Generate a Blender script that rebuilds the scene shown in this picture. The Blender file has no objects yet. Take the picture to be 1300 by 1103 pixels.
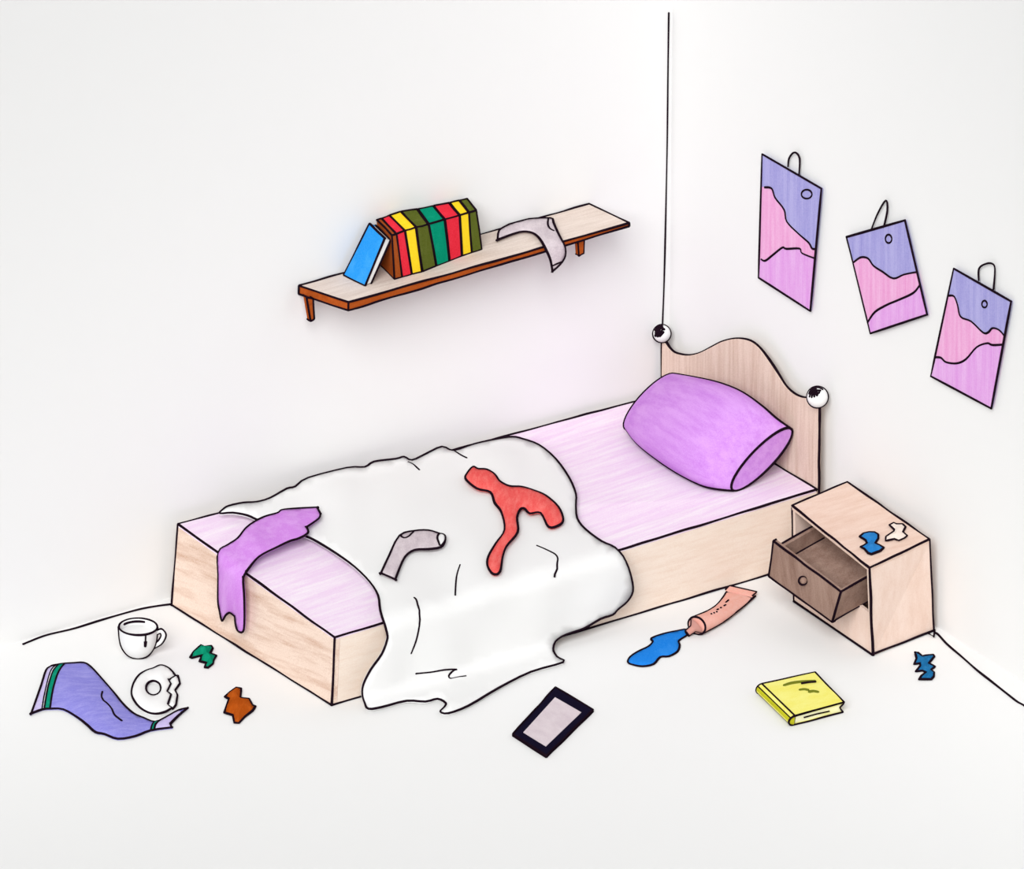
import bpy, math
import numpy as np
from mathutils import Vector, Matrix
from mathutils.geometry import delaunay_2d_cdt

SC = bpy.context.scene
COL = SC.collection

# ------------------------------------------------------------------ camera (orthographic, axonometric view of the room corner)
AZ, EL, ROLL, S = 0.6046, 0.4505, 0.0101, 375.6375
TGT = np.array([-1.16814, -.7959, .73369])
VD = np.array([-math.cos(EL) * math.sin(AZ), -math.cos(EL) * math.cos(AZ), math.sin(EL)])   # towards the camera
FW = -VD
R_ = np.cross(FW, [0, 0, 1]); R_ /= np.linalg.norm(R_)
U_ = np.cross(R_, FW)
CR = R_ * math.cos(ROLL) + U_ * math.sin(ROLL)
CU = -R_ * math.sin(ROLL) + U_ * math.cos(ROLL)
M = np.array([S * CR, -S * CU])
O = np.array([650, 551.5]) - M @ TGT
cam = bpy.data.objects.new('camera', bpy.data.cameras.new('camera'))
COL.objects.link(cam)
cam.data.type = 'ORTHO'
cam.data.ortho_scale = 1300 / S
cam.data.clip_end = 60
cp = TGT + VD * 9
cam.matrix_world = Matrix(((CR[0], CU[0], VD[0], cp[0]), (CR[1], CU[1], VD[1], cp[1]), (CR[2], CU[2], VD[2], cp[2]), (0, 0, 0, 1)))
SC.camera = cam

def un(p, axis, val):
    """the point of the plane axis = val seen at picture point p"""
    i = [k for k in range(3) if k != axis]
    r = np.array(p[:2], float) - O - M[:, axis] * val
    s = np.linalg.solve(M[:, i], r)
    P = np.zeros(3); P[i] = s; P[axis] = val
    return P
def pr(P): return O + M @ np.array(P)
def Z(z): return lambda p: (un(p, 2, z), np.array([0, 0, 1.]))
def X(x): return lambda p: (un(p, 0, x), np.array([-1., 0, 0]))
def cross2(a, b): return a[0] * b[1] - a[1] * b[0]
def profile(ext, prof, dz=None, soft=60):
    """surface swept along axis ext (0 or 1) from a section (other axis, z); returns picture point -> (point, normal)"""
    oth = 1 - ext
    pf = np.array(prof, float)
    # densify and round the section
    ss = np.linspace(0, len(pf) - 1, 400)
    pf = np.stack([np.interp(ss, range(len(pf)), pf[:, k]) for k in (0, 1)], 1)
    for _ in range(soft):
        pf[1:-1] = .25 * pf[:-2] + .5 * pf[1:-1] + .25 * pf[2:]
    g = pf[:, 0] * cross2(M[:, oth], M[:, ext]) + pf[:, 1] * cross2(M[:, 2], M[:, ext])
    tg = np.gradient(pf, axis=0)
    order = 1 if g[-1] > g[0] else -1
    def f(p):
        p = np.array(p[:2], float); d = 0.
        for _ in range(5):
            r = p - O - d * M[:, 2]
            gr = cross2(r, M[:, ext])
            k = np.interp(gr * order, g * order, np.arange(len(g)))
            c = np.interp(k, range(len(g)), pf[:, 0]); z = np.interp(k, range(len(g)), pf[:, 1])
            e = ((r - c * M[:, oth] - z * M[:, 2]) @ M[:, ext]) / (M[:, ext] @ M[:, ext])
            P = np.zeros(3); P[ext] = e; P[oth] = c; P[2] = z + d
            if dz is None: break
            d = dz(P[0], P[1])
            P[2] = z + d
        tx = np.interp(k, range(len(g)), tg[:, 0]); tz = np.interp(k, range(len(g)), tg[:, 1])
        n = np.zeros(3); n[oth] = -tz; n[2] = tx
        if n @ VD < 0: n = -n
        return P, n / np.linalg.norm(n)
    return f
def crop(ox, oy, sc):
    """points measured in an enlarged crop of the picture -> picture points"""
    return lambda *pts: [(ox + x / sc, oy + y / sc) for x, y in pts]
CS = crop(360, 220, 2.826); CP = crop(940, 170, 2.981); CH = crop(770, 390, 3.342); CN = crop(950, 590, 3.446)
CF = crop(20, 740, 3.8235); CB = crop(200, 620, 3.678); CD = crop(440, 540, 2.9026); CT = crop(630, 720, 2.826)

def smooth(pts, n=6, closed=False):
    pts = [np.array(p, float) for p in pts]; m = len(pts); out = []
    for i in range(m if closed else m - 1):
        g = lambda k: pts[k % m] if closed else pts[min(max(k, 0), m - 1)]
        a, b, c, d = g(i - 1), g(i), g(i + 1), g(i + 2)
        for j in range(n):
            t = j / n
            out.append(.5 * (2 * b + (c - a) * t + (2 * a - 5 * b + 4 * c - d) * t * t + (3 * b - a - 3 * c + d) * t ** 3))
    if not closed: out.append(pts[-1])
    res = []
    for p in out:
        if not res or np.linalg.norm(p - res[-1]) > 1e-4: res.append(p)
    if closed and np.linalg.norm(res[0] - res[-1]) < 1e-4: res.pop()
    return res
def sharp(pts, *idx):
    """repeat the chosen points so that a smoothed outline keeps a corner there"""
    out = []
    for i, p in enumerate(pts):
        out += [p, p] if i in idx else [p]
    return out
def dense(pts, step, closed=True):
    out = []; m = len(pts)
    for i in range(m if closed else m - 1):
        a = np.array(pts[i], float); b = np.array(pts[(i + 1) % m], float)
        k = max(1, int(round(np.linalg.norm(b - a) / step)))
        out += [a + (b - a) * j / k for j in range(k)]
    if not closed: out.append(np.array(pts[-1], float))
    return out
def hsh(*a):
    return (math.sin(sum(v * k for v, k in zip(a, (12.9898, 78.233, 37.719, 4.581)))) * 43758.5453) % 1.0

# ------------------------------------------------------------------ materials
def lin(c): return tuple(((v / 255) / 12.92 if v / 255 <= .04045 else ((v / 255 + .055) / 1.055) ** 2.4) for v in c)
GAIN = .80
def rgba(c): return tuple(min(.96, v * GAIN) for v in lin(c)) + (1,)
MATS = {}
def flat(name, c):
    if name in MATS: return MATS[name]
    m = bpy.data.materials.new(name); m.use_nodes = True; nt = m.node_tree; nt.nodes.clear()
    o = nt.nodes.new('ShaderNodeOutputMaterial'); d = nt.nodes.new('ShaderNodeBsdfDiffuse')
    d.inputs['Color'].default_value = rgba(c); nt.links.new(d.outputs[0], o.inputs[0]); m.diffuse_color = rgba(c)
    MATS[name] = m; return m
def crayon(name, c, c2, stretch=(4, 40, 40), lo=.38, hi=.66, rot=(0, 0, 0), fine=.35):
    """coloured pencil: streaks of c and c2 laid along the axis that is stretched least"""
    if name in MATS: return MATS[name]
    m = flat(name, c); nt = m.node_tree; N = nt.nodes; L = nt.links
    d = [n for n in N if n.type == 'BSDF_DIFFUSE'][0]
    tc = N.new('ShaderNodeTexCoord'); mp = N.new('ShaderNodeMapping')
    mp.inputs['Scale'].default_value = stretch; mp.inputs['Rotation'].default_value = rot
    mp0 = N.new('ShaderNodeMapping'); mp0.inputs['Rotation'].default_value = rot
    L.new(tc.outputs['Object'], mp0.inputs[0])
    mp.inputs['Rotation'].default_value = (0, 0, 0); L.new(mp0.outputs[0], mp.inputs[0])
    n1 = N.new('ShaderNodeTexNoise'); n1.inputs['Scale'].default_value = 1.6; n1.inputs['Detail'].default_value = 4
    n1.inputs['Roughness'].default_value = .65; L.new(mp.outputs[0], n1.inputs['Vector'])
    n2 = N.new('ShaderNodeTexNoise'); n2.inputs['Scale'].default_value = 260; n2.inputs['Detail'].default_value = 2
    L.new(tc.outputs['Object'], n2.inputs['Vector'])
    r1 = N.new('ShaderNodeMapRange'); r1.inputs[1].default_value = lo; r1.inputs[2].default_value = hi; L.new(n1.outputs[0], r1.inputs[0])
    r2 = N.new('ShaderNodeMapRange'); r2.inputs[1].default_value = .35; r2.inputs[2].default_value = .7; L.new(n2.outputs[0], r2.inputs[0])
    mx = N.new('ShaderNodeMix'); mx.data_type = 'FLOAT'; mx.inputs[0].default_value = fine
    L.new(r1.outputs[0], mx.inputs[2]); L.new(r2.outputs[0], mx.inputs[3])
    mc = N.new('ShaderNodeMix'); mc.data_type = 'RGBA'; mc.inputs[6].default_value = rgba(c); mc.inputs[7].default_value = rgba(c2)
    L.new(mx.outputs[0], mc.inputs[0]); L.new(mc.outputs[2], d.inputs['Color'])
    return m
PAPER = flat('paper_white', (246, 246, 245))
LINEN = flat('white_linen', (239, 239, 238))
INK = flat('ink_black', (30, 17, 27))

# ------------------------------------------------------------------ mesh building
class MB:
    def __init__(s, *mats): s.v = []; s.f = []; s.m = []; s.sm = []; s.mats = list(mats)
    def mi(s, mat):
        if mat not in s.mats: s.mats.append(mat)
        return s.mats.index(mat)
    def add(s, vs, fs, mat, sm=False):
        b = len(s.v); s.v += [tuple(map(float, p)) for p in vs]; k = s.mi(mat)
        for f in fs: s.f.append(tuple(b + i for i in f)); s.m.append(k); s.sm.append(sm)
    def hexa(s, c, mat, mats=None):
        """c: 8 corners, bottom loop 0-3 then top loop 4-7"""
        F = [(3, 2, 1, 0), (4, 5, 6, 7), (0, 1, 5, 4), (1, 2, 6, 5), (2, 3, 7, 6), (3, 0, 4, 7)]
        for k, f in enumerate(F):
            s.add([c[i] for i in f], [(0, 1, 2, 3)], (mats or {}).get(k, mat))
    def ink_hexa(s, c, r=.004, skip=()):
        E_ = [(0, 1), (1, 2), (2, 3), (3, 0), (4, 5), (5, 6), (6, 7), (7, 4), (0, 4), (1, 5), (2, 6), (3, 7)]
        for k, (a, b) in enumerate(E_):
            if k not in skip: s.line(c[a], c[b], r)
    def line(s, a, b, r=.004, wob=.0012, zmin=None):
        a = np.array(a, float); b = np.array(b, float); L = np.linalg.norm(b - a)
        n = max(2, int(L / .06)); pts = []
        for i in range(n + 1):
            t = i / n; p = a + (b - a) * t
            if 0 < i < n: p = p + wob * np.array([hsh(i, L, k, a[0]) * 2 - 1 for k in range(3)])
            pts.append(p)
        s.tube(smooth(pts, 3) if n > 2 else pts, r)
    def tube(s, pts, r=.004, mat=None, closed=False, sides=7, vary=.18):
        mat = mat or INK
        P = [np.array(p, float) for p in pts]
        Q = [P[0]]
        for p in P[1:]:
            if np.linalg.norm(p - Q[-1]) > 1e-5: Q.append(p)
        if closed and np.linalg.norm(Q[0] - Q[-1]) < 1e-5: Q.pop()
        P = Q; n = len(P)
        if n < 2: return
        vs = []; fs = []; u = None
        for i in range(n):
            t = (P[(i + 1) % n] - P[i - 1]) if closed else P[min(i + 1, n - 1)] - P[max(i - 1, 0)]
            L = np.linalg.norm(t)
            t = t / L if L > 1e-9 else np.array([1., 0, 0])
            if u is None: u = np.cross(t, [.3, .5, .81])
            u = u - t * (u @ t)
            if np.linalg.norm(u) < 1e-6: u = np.cross(t, [.7, .1, .2])
            u /= np.linalg.norm(u); w = np.cross(t, u)
            rr = r * (1 + vary * math.sin(i * .37 + P[0][0] * 40 + P[0][2] * 30) * math.sin(i * .11 + 2))
            for k in range(sides):
                a = 2 * math.pi * k / sides
                q = P[i] + rr * (math.cos(a) * u + math.sin(a) * w)
                q[2] = max(q[2], .0008); vs.append(q)
        for i in range(n if closed else n - 1):
            for k in range(sides):
                a, b = i * sides, ((i + 1) % n) * sides
                fs.append((a + k, a + (k + 1) % sides, b + (k + 1) % sides, b + k))
        if not closed:
            for i0, sg in ((0, -1), (n - 1, 1)):
                t = P[1] - P[0] if i0 == 0 else P[-1] - P[-2]
                c = P[i0] + sg * t / (np.linalg.norm(t) + 1e-9) * r * .7; c[2] = max(c[2], .0008)
                vs.append(c); ci = len(vs) - 1; b = i0 * sides
                for k in range(sides):
                    tri = (b + k, b + (k + 1) % sides, ci)
                    fs.append(tri if sg > 0 else tri[::-1])
        s.add(vs, fs, mat, True)
    def rings(s, rings, mat, cap0=True, cap1=True, closed=True, sm=True):
        k = len(rings[0]); vs = [p for r in rings for p in r]; fs = []
        for i in range(len(rings) - 1):
            for j in range(k if closed else k - 1):
                fs.append((i * k + j, i * k + (j + 1) % k, (i + 1) * k + (j + 1) % k, (i + 1) * k + j))
        s.add(vs, fs, mat, sm)
        if cap0: s.add(rings[0], [tuple(range(k))[::-1]], mat)
        if cap1: s.add(rings[-1], [tuple(range(k))], mat)
    def sphere(s, c, r, mat, nu=24, nv=14):
        R = []
        for i in range(nv + 1):
            a = -math.pi / 2 + math.pi * i / nv; rr = max(r * math.cos(a), 1e-4)
            R.append([(c[0] + rr * math.cos(2 * math.pi * j / nu), c[1] + rr * math.sin(2 * math.pi * j / nu), c[2] + r * math.sin(a)) for j in range(nu)])
        s.rings(R, mat)
    def pad(s, outline, mp, hf, mat, step=4, holes=(), t0=.004, pick=None, sm=True, extra=()):
        """a soft slab with the outline given in picture points, resting on surface mp, thickness hf(px, distance to edge)"""
        loops = [outline] + list(holes)
        pts = []; eds = []
        for lp in loops:
            b = len(pts); n = len(lp); pts += [np.array(p, float) for p in lp]
            eds += [(b + i, b + (i + 1) % n) for i in range(n)]
        nb = len(pts)
        for ln in extra:
            b = len(pts); pts += [np.array(p, float) for p in ln]; eds += [(b + i, b + i + 1) for i in range(len(ln) - 1)]
        ne = len(pts)
        segs = [(np.array(lp[i], float), np.array(lp[(i + 1) % len(lp)], float)) for lp in loops for i in range(len(lp))]
        A = np.array([a for a, _ in segs]); Bv = np.array([b for _, b in segs]) - A; BB = (Bv ** 2).sum(1) + 1e-12
        def dist(p):
            t = np.clip(((p - A) * Bv).sum(1) / BB, 0, 1)
            return math.sqrt((((A + Bv * t[:, None]) - p) ** 2).sum(1).min())
        def inside(p):
            x, y = p; yy = (A[:, 1] > y) != ((A + Bv)[:, 1] > y)
            with np.errstate(divide='ignore', invalid='ignore'):
                xi = A[:, 0] + (y - A[:, 1]) / Bv[:, 1] * Bv[:, 0]
            return (np.sum(yy & (x < xi)) % 2) == 1
        lo = np.min(pts, 0); hi = np.max(pts, 0); y = lo[1]; row = 0
        while y < hi[1]:
            x = lo[0] + (row % 2) * step / 2
            while x < hi[0]:
                p = np.array([x + (hsh(x, y) - .5) * step * .35, y + (hsh(y, x, 1) - .5) * step * .35])
                if inside(p) and dist(p) > step * .5: pts.append(p)
                x += step
            y += step * .87; row += 1
        r = delaunay_2d_cdt([Vector((p[0], p[1])) for p in pts], eds, [], 0, 1e-5)
        V2 = [np.array(v) for v in r[0]]; tris = []
        for f in r[2]:
            c = sum(V2[i] for i in f) / len(f)
            if inside(c): tris.append(f)
        top = []; bot = []
        s._h = lambda p: (lambda P, N: P + N * hf(p, dist(np.array(p, float))))(*mp(p))
        for p in V2:
            P, N = mp(p); d = dist(p); h = hf(p, d) if d > 1e-3 else t0
            top.append(P + N * h); bot.append(P)
        n = len(V2)
        cen = [(sum(V2[i] for i in f) / len(f)) for f in tris]
        # orientation: make the top face the camera
        f0 = tris[0]; a, b, c = (np.array(top[i]) for i in f0[:3])
        flip = np.cross(b - a, c - a) @ VD < 0
        groups = {}
        cnt = {}
        for f, c in zip(tris, cen):
            g = tuple(f)[::-1] if flip else tuple(f)
            groups.setdefault(pick(c) if pick else mat, []).append(g)
            for i in range(len(g)):
                cnt[(g[i], g[(i + 1) % len(g)])] = 1
        base = len(s.v); s.v += [tuple(map(float, p)) for p in top] + [tuple(map(float, p)) for p in bot]
        for mt, fs in groups.items():
            k = s.mi(mt)
            for g in fs:
                s.f.append(tuple(base + i for i in g)); s.m.append(k); s.sm.append(sm)
                s.f.append(tuple(base + n + i for i in g[::-1])); s.m.append(k); s.sm.append(sm)
        k = s.mi(mat)
        for (a, b) in cnt:
            if (b, a) not in cnt:
                s.f.append((base + a, base + n + a, base + n + b, base + b)); s.m.append(k); s.sm.append(False)
        return s._h
    def ink_px(s, pts, h, r=.004, closed=False, lift=0.):
        s.tube([h(p) + VD * lift for p in pts], r, closed=closed)
    def build(s, name, parent=None):
        me = bpy.data.meshes.new(name)
        off = np.array(parent['_loc']) if parent is not None else np.zeros(3)
        me.from_pydata([tuple(np.array(v) - off) for v in s.v], [], s.f)
        for m in s.mats: me.materials.append(m)
        me.polygons.foreach_set('material_index', s.m); me.polygons.foreach_set('use_smooth', s.sm)
        me.update()
        o = bpy.data.objects.new(name, me); COL.objects.link(o)
        if parent is not None:
            o.parent = parent; o['_loc'] = list(map(float, off))
        else: o['_loc'] = [0., 0., 0.]
        return o
def tag(o, label, cat, group=None):
    o['label'] = label; o['category'] = cat
    if group: o['group'] = group
    return o
def thing(name, loc, label, cat, group=None):
    o = bpy.data.objects.new(name, None); o.empty_display_size = .05; COL.objects.link(o)
    o.location = tuple(map(float, loc)); o['_loc'] = list(map(float, loc))
    return tag(o, label, cat, group)
def single(mb, name, loc, label, cat, group=None):
    """a thing that is one mesh, with its origin at its base"""
    d = np.array(loc, float); mb.v = [tuple(np.array(v) - d) for v in mb.v]
    o = mb.build(name); o.location = tuple(map(float, d)); o['_loc'] = list(map(float, d))
    return tag(o, label, cat, group)
def structure(mb, name):
    o = mb.build(name); o['kind'] = 'structure'; return o
def tri8(c):
    c = np.array(c, float)      # 000,100,110,010 bottom ; same top  (u,v,w)
    def f(u, v, w):
        lo = c[0] * (1 - u) * (1 - v) + c[1] * u * (1 - v) + c[2] * u * v + c[3] * (1 - u) * v
        hi = c[4] * (1 - u) * (1 - v) + c[5] * u * (1 - v) + c[6] * u * v + c[7] * (1 - u) * v
        return lo * (1 - w) + hi * w
    return f
def ub(f, u0, u1, v0, v1, w0, w1):
    return [f(u0, v0, w0), f(u1, v0, w0), f(u1, v1, w0), f(u0, v1, w0), f(u0, v0, w1), f(u1, v0, w1), f(u1, v1, w1), f(u0, v1, w1)]
def box(x0, x1, y0, y1, z0, z1):
    return [np.array(p, float) for p in ((x0, y0, z0), (x1, y0, z0), (x1, y1, z0), (x0, y1, z0), (x0, y0, z1), (x1, y0, z1), (x1, y1, z1), (x0, y1, z1))]
def waves(seed, f=.05):
    a = [(hsh(seed, k) * 6.28, hsh(seed, k, 3) * 6.28, f * (.6 + hsh(seed, k, 7))) for k in range(6)]
    return lambda p: sum(math.sin((p[0] * math.cos(d) + p[1] * math.sin(d)) * w + ph) for d, ph, w in a) / 3.2

# ------------------------------------------------------------------ the room
WX, WY = .05, .04
m = MB(); m.hexa(box(-4.6, WX + .1, -4.6, WY + .1, -.08, 0), PAPER); structure(m, 'floor')
m = MB(); m.hexa(box(-4.6, WX, WY, WY + .1, 0, 3.2), PAPER); structure(m, 'wall_left')
m = MB(); m.hexa(box(WX, WX + .1, -4.6, WY + .1, 0, 3.2), PAPER); structure(m, 'wall_right')
m = MB(); m.tube([un(p, 1, WY - .001) for p in smooth([(849, 16), (848, 90), (847, 180), (845, 280), (843, 360), (841, 412)], 8)], .0030); structure(m, 'trim_1')
m = MB(); m.tube([un(p, 2, .002) for p in smooth(CF((35, 298), (60, 287), (150, 253), (280, 222), (400, 185), (500, 155), (600, 128), (680, 113), (750, 104)), 6)], .0040); structure(m, 'trim_2')
m = MB(); m.tube([un(p, 2, .002) for p in smooth(CN((812, 735), (830, 742), (870, 785), (940, 845), (1000, 898), (1060, 945), (1130, 1000), (1175, 1035), (1207, 1053), (1240, 1080)), 6)], .0040); structure(m, 'trim_3')

# ------------------------------------------------------------------ the bed
WOOD = crayon('tan_pencil_side', (251, 236, 222), (238, 213, 194), (5, 40, 40), .40, .78)
FOOTW = crayon('tan_pencil_foot', (250, 228, 212), (206, 166, 142), (14, 2.0, 20), .45, .72, (math.radians(8), 0, 0))
HEADW = crayon('tan_pencil_head', (244, 222, 207), (208, 176, 156), (20, 34, 1.6), .38, .74)
SHEET = crayon('lavender_pencil', (253, 246, 251), (240, 208, 240), (2.2, 26, 20), .30, .62, (0, 0, math.radians(-6)))
FL, BL = np.array([-2.005, -.951, .0]), np.array([-2.018, -.0135, .0])
FR, BR = np.array([0, -.921, 0]), np.array([0, .015, 0])
FLt, BLt, FRt, BRt = np.array([-1.998, -.955, .257]), np.array([-1.994, -.0108, .300]), np.array([0, -.921, .268]), np.array([0, .015, .245])
def bedtop(x, y):
    u = min(max((x + 2) / 2, 0), 1); v = min(max(-y / .94, 0), 1)
    return (1 - u) * (1 - v) * .300 + (1 - u) * v * .257 + u * (1 - v) * .245 + u * v * .268
bed = thing('bed', (-1.0, -.47, 0), 'pale wooden single bed with lavender mattress and arched headboard, pushed into the room corner', 'bed')
B8 = tri8([FL, FR, BR, BL, FLt, FRt, BRt, BLt])
m = MB(); m.hexa(ub(B8, 0, .011, 0, 1, 0, .965), FOOTW)
k = .003
m.line(FL, FLt, .0042); m.line(BL, BLt, .0042); m.line(FL + [0, 0, k], BL + [0, 0, k], .0042)
m.build('foot_panel', bed)
m = MB(); m.hexa(ub(B8, .0115, 1, 0, .02, 0, .965), WOOD)
m.line(FL + [0, 0, k], FR + [0, 0, k], .004)
m.build('side_rail', bed)
m = MB(); m.hexa(ub(B8, .0115, 1, .98, 1, 0, .965), WOOD); m.build('side_rail', bed)
m = MB(); m.hexa(ub(B8, 0, .998, 0, 1, .966, 1), SHEET); m.hexa(ub(B8, .014, .998, .023, .977, .25, .966), SHEET)
for a, b in ((FLt, FRt), (FLt, BLt), (BLt, BRt), (BRt, FRt)): m.line(a, b, .0042)
m.build('mattress', bed)
# headboard: the arched board, standing on the floor
hx = .003
arch = smooth([(839.6, 434)] + CH((245, 150), (265, 178), (290, 197), (340, 206), (390, 196), (440, 172), (490, 147), (545, 135), (600, 143), (640, 170), (680, 220), (720, 280), (755, 335), (790, 368), (825, 384), (858, 386)) + [(1039, 505)], 5)
top = [un(p, 0, hx) for p in arch]
m = MB(); ht = .012
fr = [t for t in top]; n = len(fr)
vs = []
for t in fr:
    vs += [t, t + [ht, 0, 0], np.array([hx, t[1], 0]), np.array([hx + ht, t[1], 0])]
fs = []
for i in range(n - 1):
    a, b = 4 * i, 4 * i + 4
    fs += [(a + 2, a, b, b + 2), (a, a + 1, b + 1, b), (a + 1, a + 3, b + 3, b + 1), (a + 3, a + 2, b + 2, b + 3)]
fs += [(0, 2, 3, 1), (4 * n - 4, 4 * n - 3, 4 * n - 1, 4 * n - 2)]
m.add(vs, fs, HEADW)
m.tube([q + [ht * .6, 0, 0] for q in fr[5:-4]], .0050)
m.line(fr[0] + [.002, 0, 0], [hx + .002, fr[0][1], .004], .0042); m.line(fr[-1] + [.005, 0, 0], [hx + .005, fr[-1][1], .004], .0048)
head = m.build('headboard', bed)
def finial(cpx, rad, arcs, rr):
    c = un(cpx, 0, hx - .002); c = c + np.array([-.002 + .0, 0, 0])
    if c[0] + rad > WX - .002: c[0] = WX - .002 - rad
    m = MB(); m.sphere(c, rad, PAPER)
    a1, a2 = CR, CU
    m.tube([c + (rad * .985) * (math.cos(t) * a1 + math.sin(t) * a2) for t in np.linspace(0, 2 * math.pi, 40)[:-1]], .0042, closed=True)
    for pts in arcs:      # hand-hatched shading of the ball, put in as dark ink strokes
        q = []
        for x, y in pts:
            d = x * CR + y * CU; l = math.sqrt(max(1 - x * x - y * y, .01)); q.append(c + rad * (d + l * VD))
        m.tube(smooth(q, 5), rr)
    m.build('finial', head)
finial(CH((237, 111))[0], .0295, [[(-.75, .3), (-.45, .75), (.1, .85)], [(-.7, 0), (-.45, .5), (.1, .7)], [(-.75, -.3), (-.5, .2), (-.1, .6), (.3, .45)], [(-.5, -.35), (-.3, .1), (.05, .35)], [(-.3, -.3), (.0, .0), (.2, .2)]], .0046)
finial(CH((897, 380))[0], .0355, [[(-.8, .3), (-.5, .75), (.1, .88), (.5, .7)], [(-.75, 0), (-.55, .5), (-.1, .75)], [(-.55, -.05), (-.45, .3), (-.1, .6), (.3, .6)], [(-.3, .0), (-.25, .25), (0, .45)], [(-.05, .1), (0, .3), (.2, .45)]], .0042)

# ------------------------------------------------------------------ pillow
PIL = crayon('violet_pencil_pillow', (218, 164, 234), (194, 126, 218), (22, 3.5, 22), .36, .70)
Uc = smooth([(860.7, 475.3), (889.7, 480.7), (919.6, 487.8), (948, 499.2), (973.5, 517.2), (991.4, 533), (1007.3, 544)], 6)
Lc = smooth([(795.4, 542.6), (808.9, 560.6), (832.8, 580), (859.8, 598), (888.2, 612.3), (907.6, 617.4), (931.6, 620.4)], 6)
def resample(c, n):
    c = np.array(c); d = np.r_[0, np.cumsum(np.linalg.norm(np.diff(c, axis=0), axis=1))]
    t = np.linspace(0, d[-1], n); return np.stack([np.interp(t, d, c[:, 0]), np.interp(t, d, c[:, 1])], 1)
NS = 26; Uc = resample(Uc, NS); Lc = resample(Lc, NS)
Mxz = M[:, [0, 2]]
sec = []; K = 36
for i in range(NS):
    t = i / (NS - 1); hv = np.linalg.solve(Mxz, (Uc[i] - Lc[i]) / 2); L = np.linalg.norm(hv)
    b = .050 + .035 * math.sin(math.pi * t) ** .8
    nv = np.array([-hv[1], hv[0]]) / L * b
    e = math.sqrt(hv[1] ** 2 + nv[1] ** 2)
    c = un((Uc[i] + Lc[i]) / 2, 2, .262 + e + .004)
    sec.append((c, hv, nv))
yc = np.array([s_[0][1] for s_ in sec])
rings = []
for c, hv, nv in sec:
    rings.append([np.array([c[0] + hv[0] * math.cos(a) + nv[0] * math.sin(a), c[1], c[2] + hv[1] * math.cos(a) + nv[1] * math.sin(a)]) for a in np.linspace(0, 2 * math.pi, K + 1)[:-1]])
mxx = max(p[0] for r in rings for p in r)
if mxx > -.004:
    sh = -.004 - mxx
    tshift = VD / VD[0] * sh      # slide along the line of sight's own floor track to clear the headboard
    rings = [[p + np.array([sh, 0, 0]) for p in r] for r in rings]
print('pillow', mxx, min(p[2] for r in rings for p in r), rings[0][0], rings[-1][0])
mid = np.mean([p for r in rings for p in r], axis=0)
pillow = thing('pillow', (mid[0], mid[1], .262), 'plump violet pillow leaning against the headboard', 'pillow')
m = MB(); m.rings(rings, PIL, True, False)
def sil(rings, sgn):
    out = []
    for i, r in enumerate(rings):
        ax_ = pr(np.mean(rings[min(i + 1, len(rings) - 1)], axis=0)) - pr(np.mean(rings[max(i - 1, 0)], axis=0))
        nn = np.array([ax_[1], -ax_[0]]) * sgn
        out.append(max(r, key=lambda p: pr(p) @ nn))
    return out
m.tube(sil(rings, 1), .0045); m.tube(sil(rings, -1), .0045)
m.tube(rings[0], .0042, closed=True)
pb = m.build('pillowcase', pillow)
m = MB(); m.add(rings[-1], [tuple(range(K))], PIL); m.tube(rings[-1], .0045, closed=True)
m.build('pillow_end', pillow)

# ------------------------------------------------------------------ blanket
dzb = lambda x, y: (bedtop(x, max(y, -.94)) - .27) * min(1, max(0, (y + 1.05) / .1))
BP = [(.030, .40), (.022, .34), (.0, .31), (-.06, .294), (-.30, .284), (-.60, .284), (-.88, .284), (-.960, .283), (-.985, .262), (-.989, .18), (-.992, .10), (-.996, .035), (-1.03, .006), (-1.12, .003), (-2.0, .004)]
BM = profile(0, BP, dzb, 18)
blk = CB((290, 125), (350, 122), (420, 135), (465, 155), (560, 185), (690, 232), (740, 255), (830, 310), (920, 375), (990, 445), (1030, 510), (1040, 580), (1065, 670), (1065, 705), (1040, 770), (990, 840), (955, 910), (950, 960), (965, 1010), (985, 1038)) \
    + CD((130, 1045), (220, 1022), (290, 1025), (335, 1015), (365, 1030), (360, 1045), (345, 1062), (375, 1068), (450, 1040), (560, 975), (680, 915), (798, 880), (775, 860), (758, 825), (775, 785), (810, 765), (870, 745), (930, 710), (975, 695), (995, 675), (1030, 645), (1050, 608), (1045, 560), (1025, 500), (990, 458), (940, 435), (880, 390), (850, 350), (845, 300), (845, 260), (820, 200), (770, 130), (710, 80), (650, 58), (610, 50), (550, 58), (470, 75), (395, 100), (350, 85), (290, 112), (240, 135), (210, 122), (180, 130), (100, 140), (65, 160), (0, 162)) \
    + CB((700, -42), (640, 0), (600, 10), (520, 55), (460, 72), (400, 75), (330, 90), (305, 105))
blo = smooth(blk, 3, True)
wv = waves(3, .06)
hb = lambda p, d: .008 + (.006 + .005 * wv(p)) * min(1, d / 25)
m = MB(); h = m.pad(blo, BM, hb, LINEN, step=9, t0=.008)
m.ink_px(blo, h, .0040, True)
for ln in (CD((225, 142), (245, 152), (268, 175)), CD((395, 100), (420, 118), (443, 130)), CD((248, 648), (258, 660), (262, 700), (250, 780), (232, 838)), CD((418, 530), (405, 570), (400, 635)),
           CD((700, 457), (740, 476), (773, 495), (776, 520), (757, 563)), CD((250, 912), (300, 905), (350, 894), (388, 893), (393, 903), (370, 930), (385, 942), (440, 937))):
    m.ink_px(smooth(ln, 5), h, .0032)
single(m, 'blanket', (-1.05, -.9, 0), 'big white rumpled blanket spread across the bed and trailing onto the floor', 'blanket')

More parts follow.
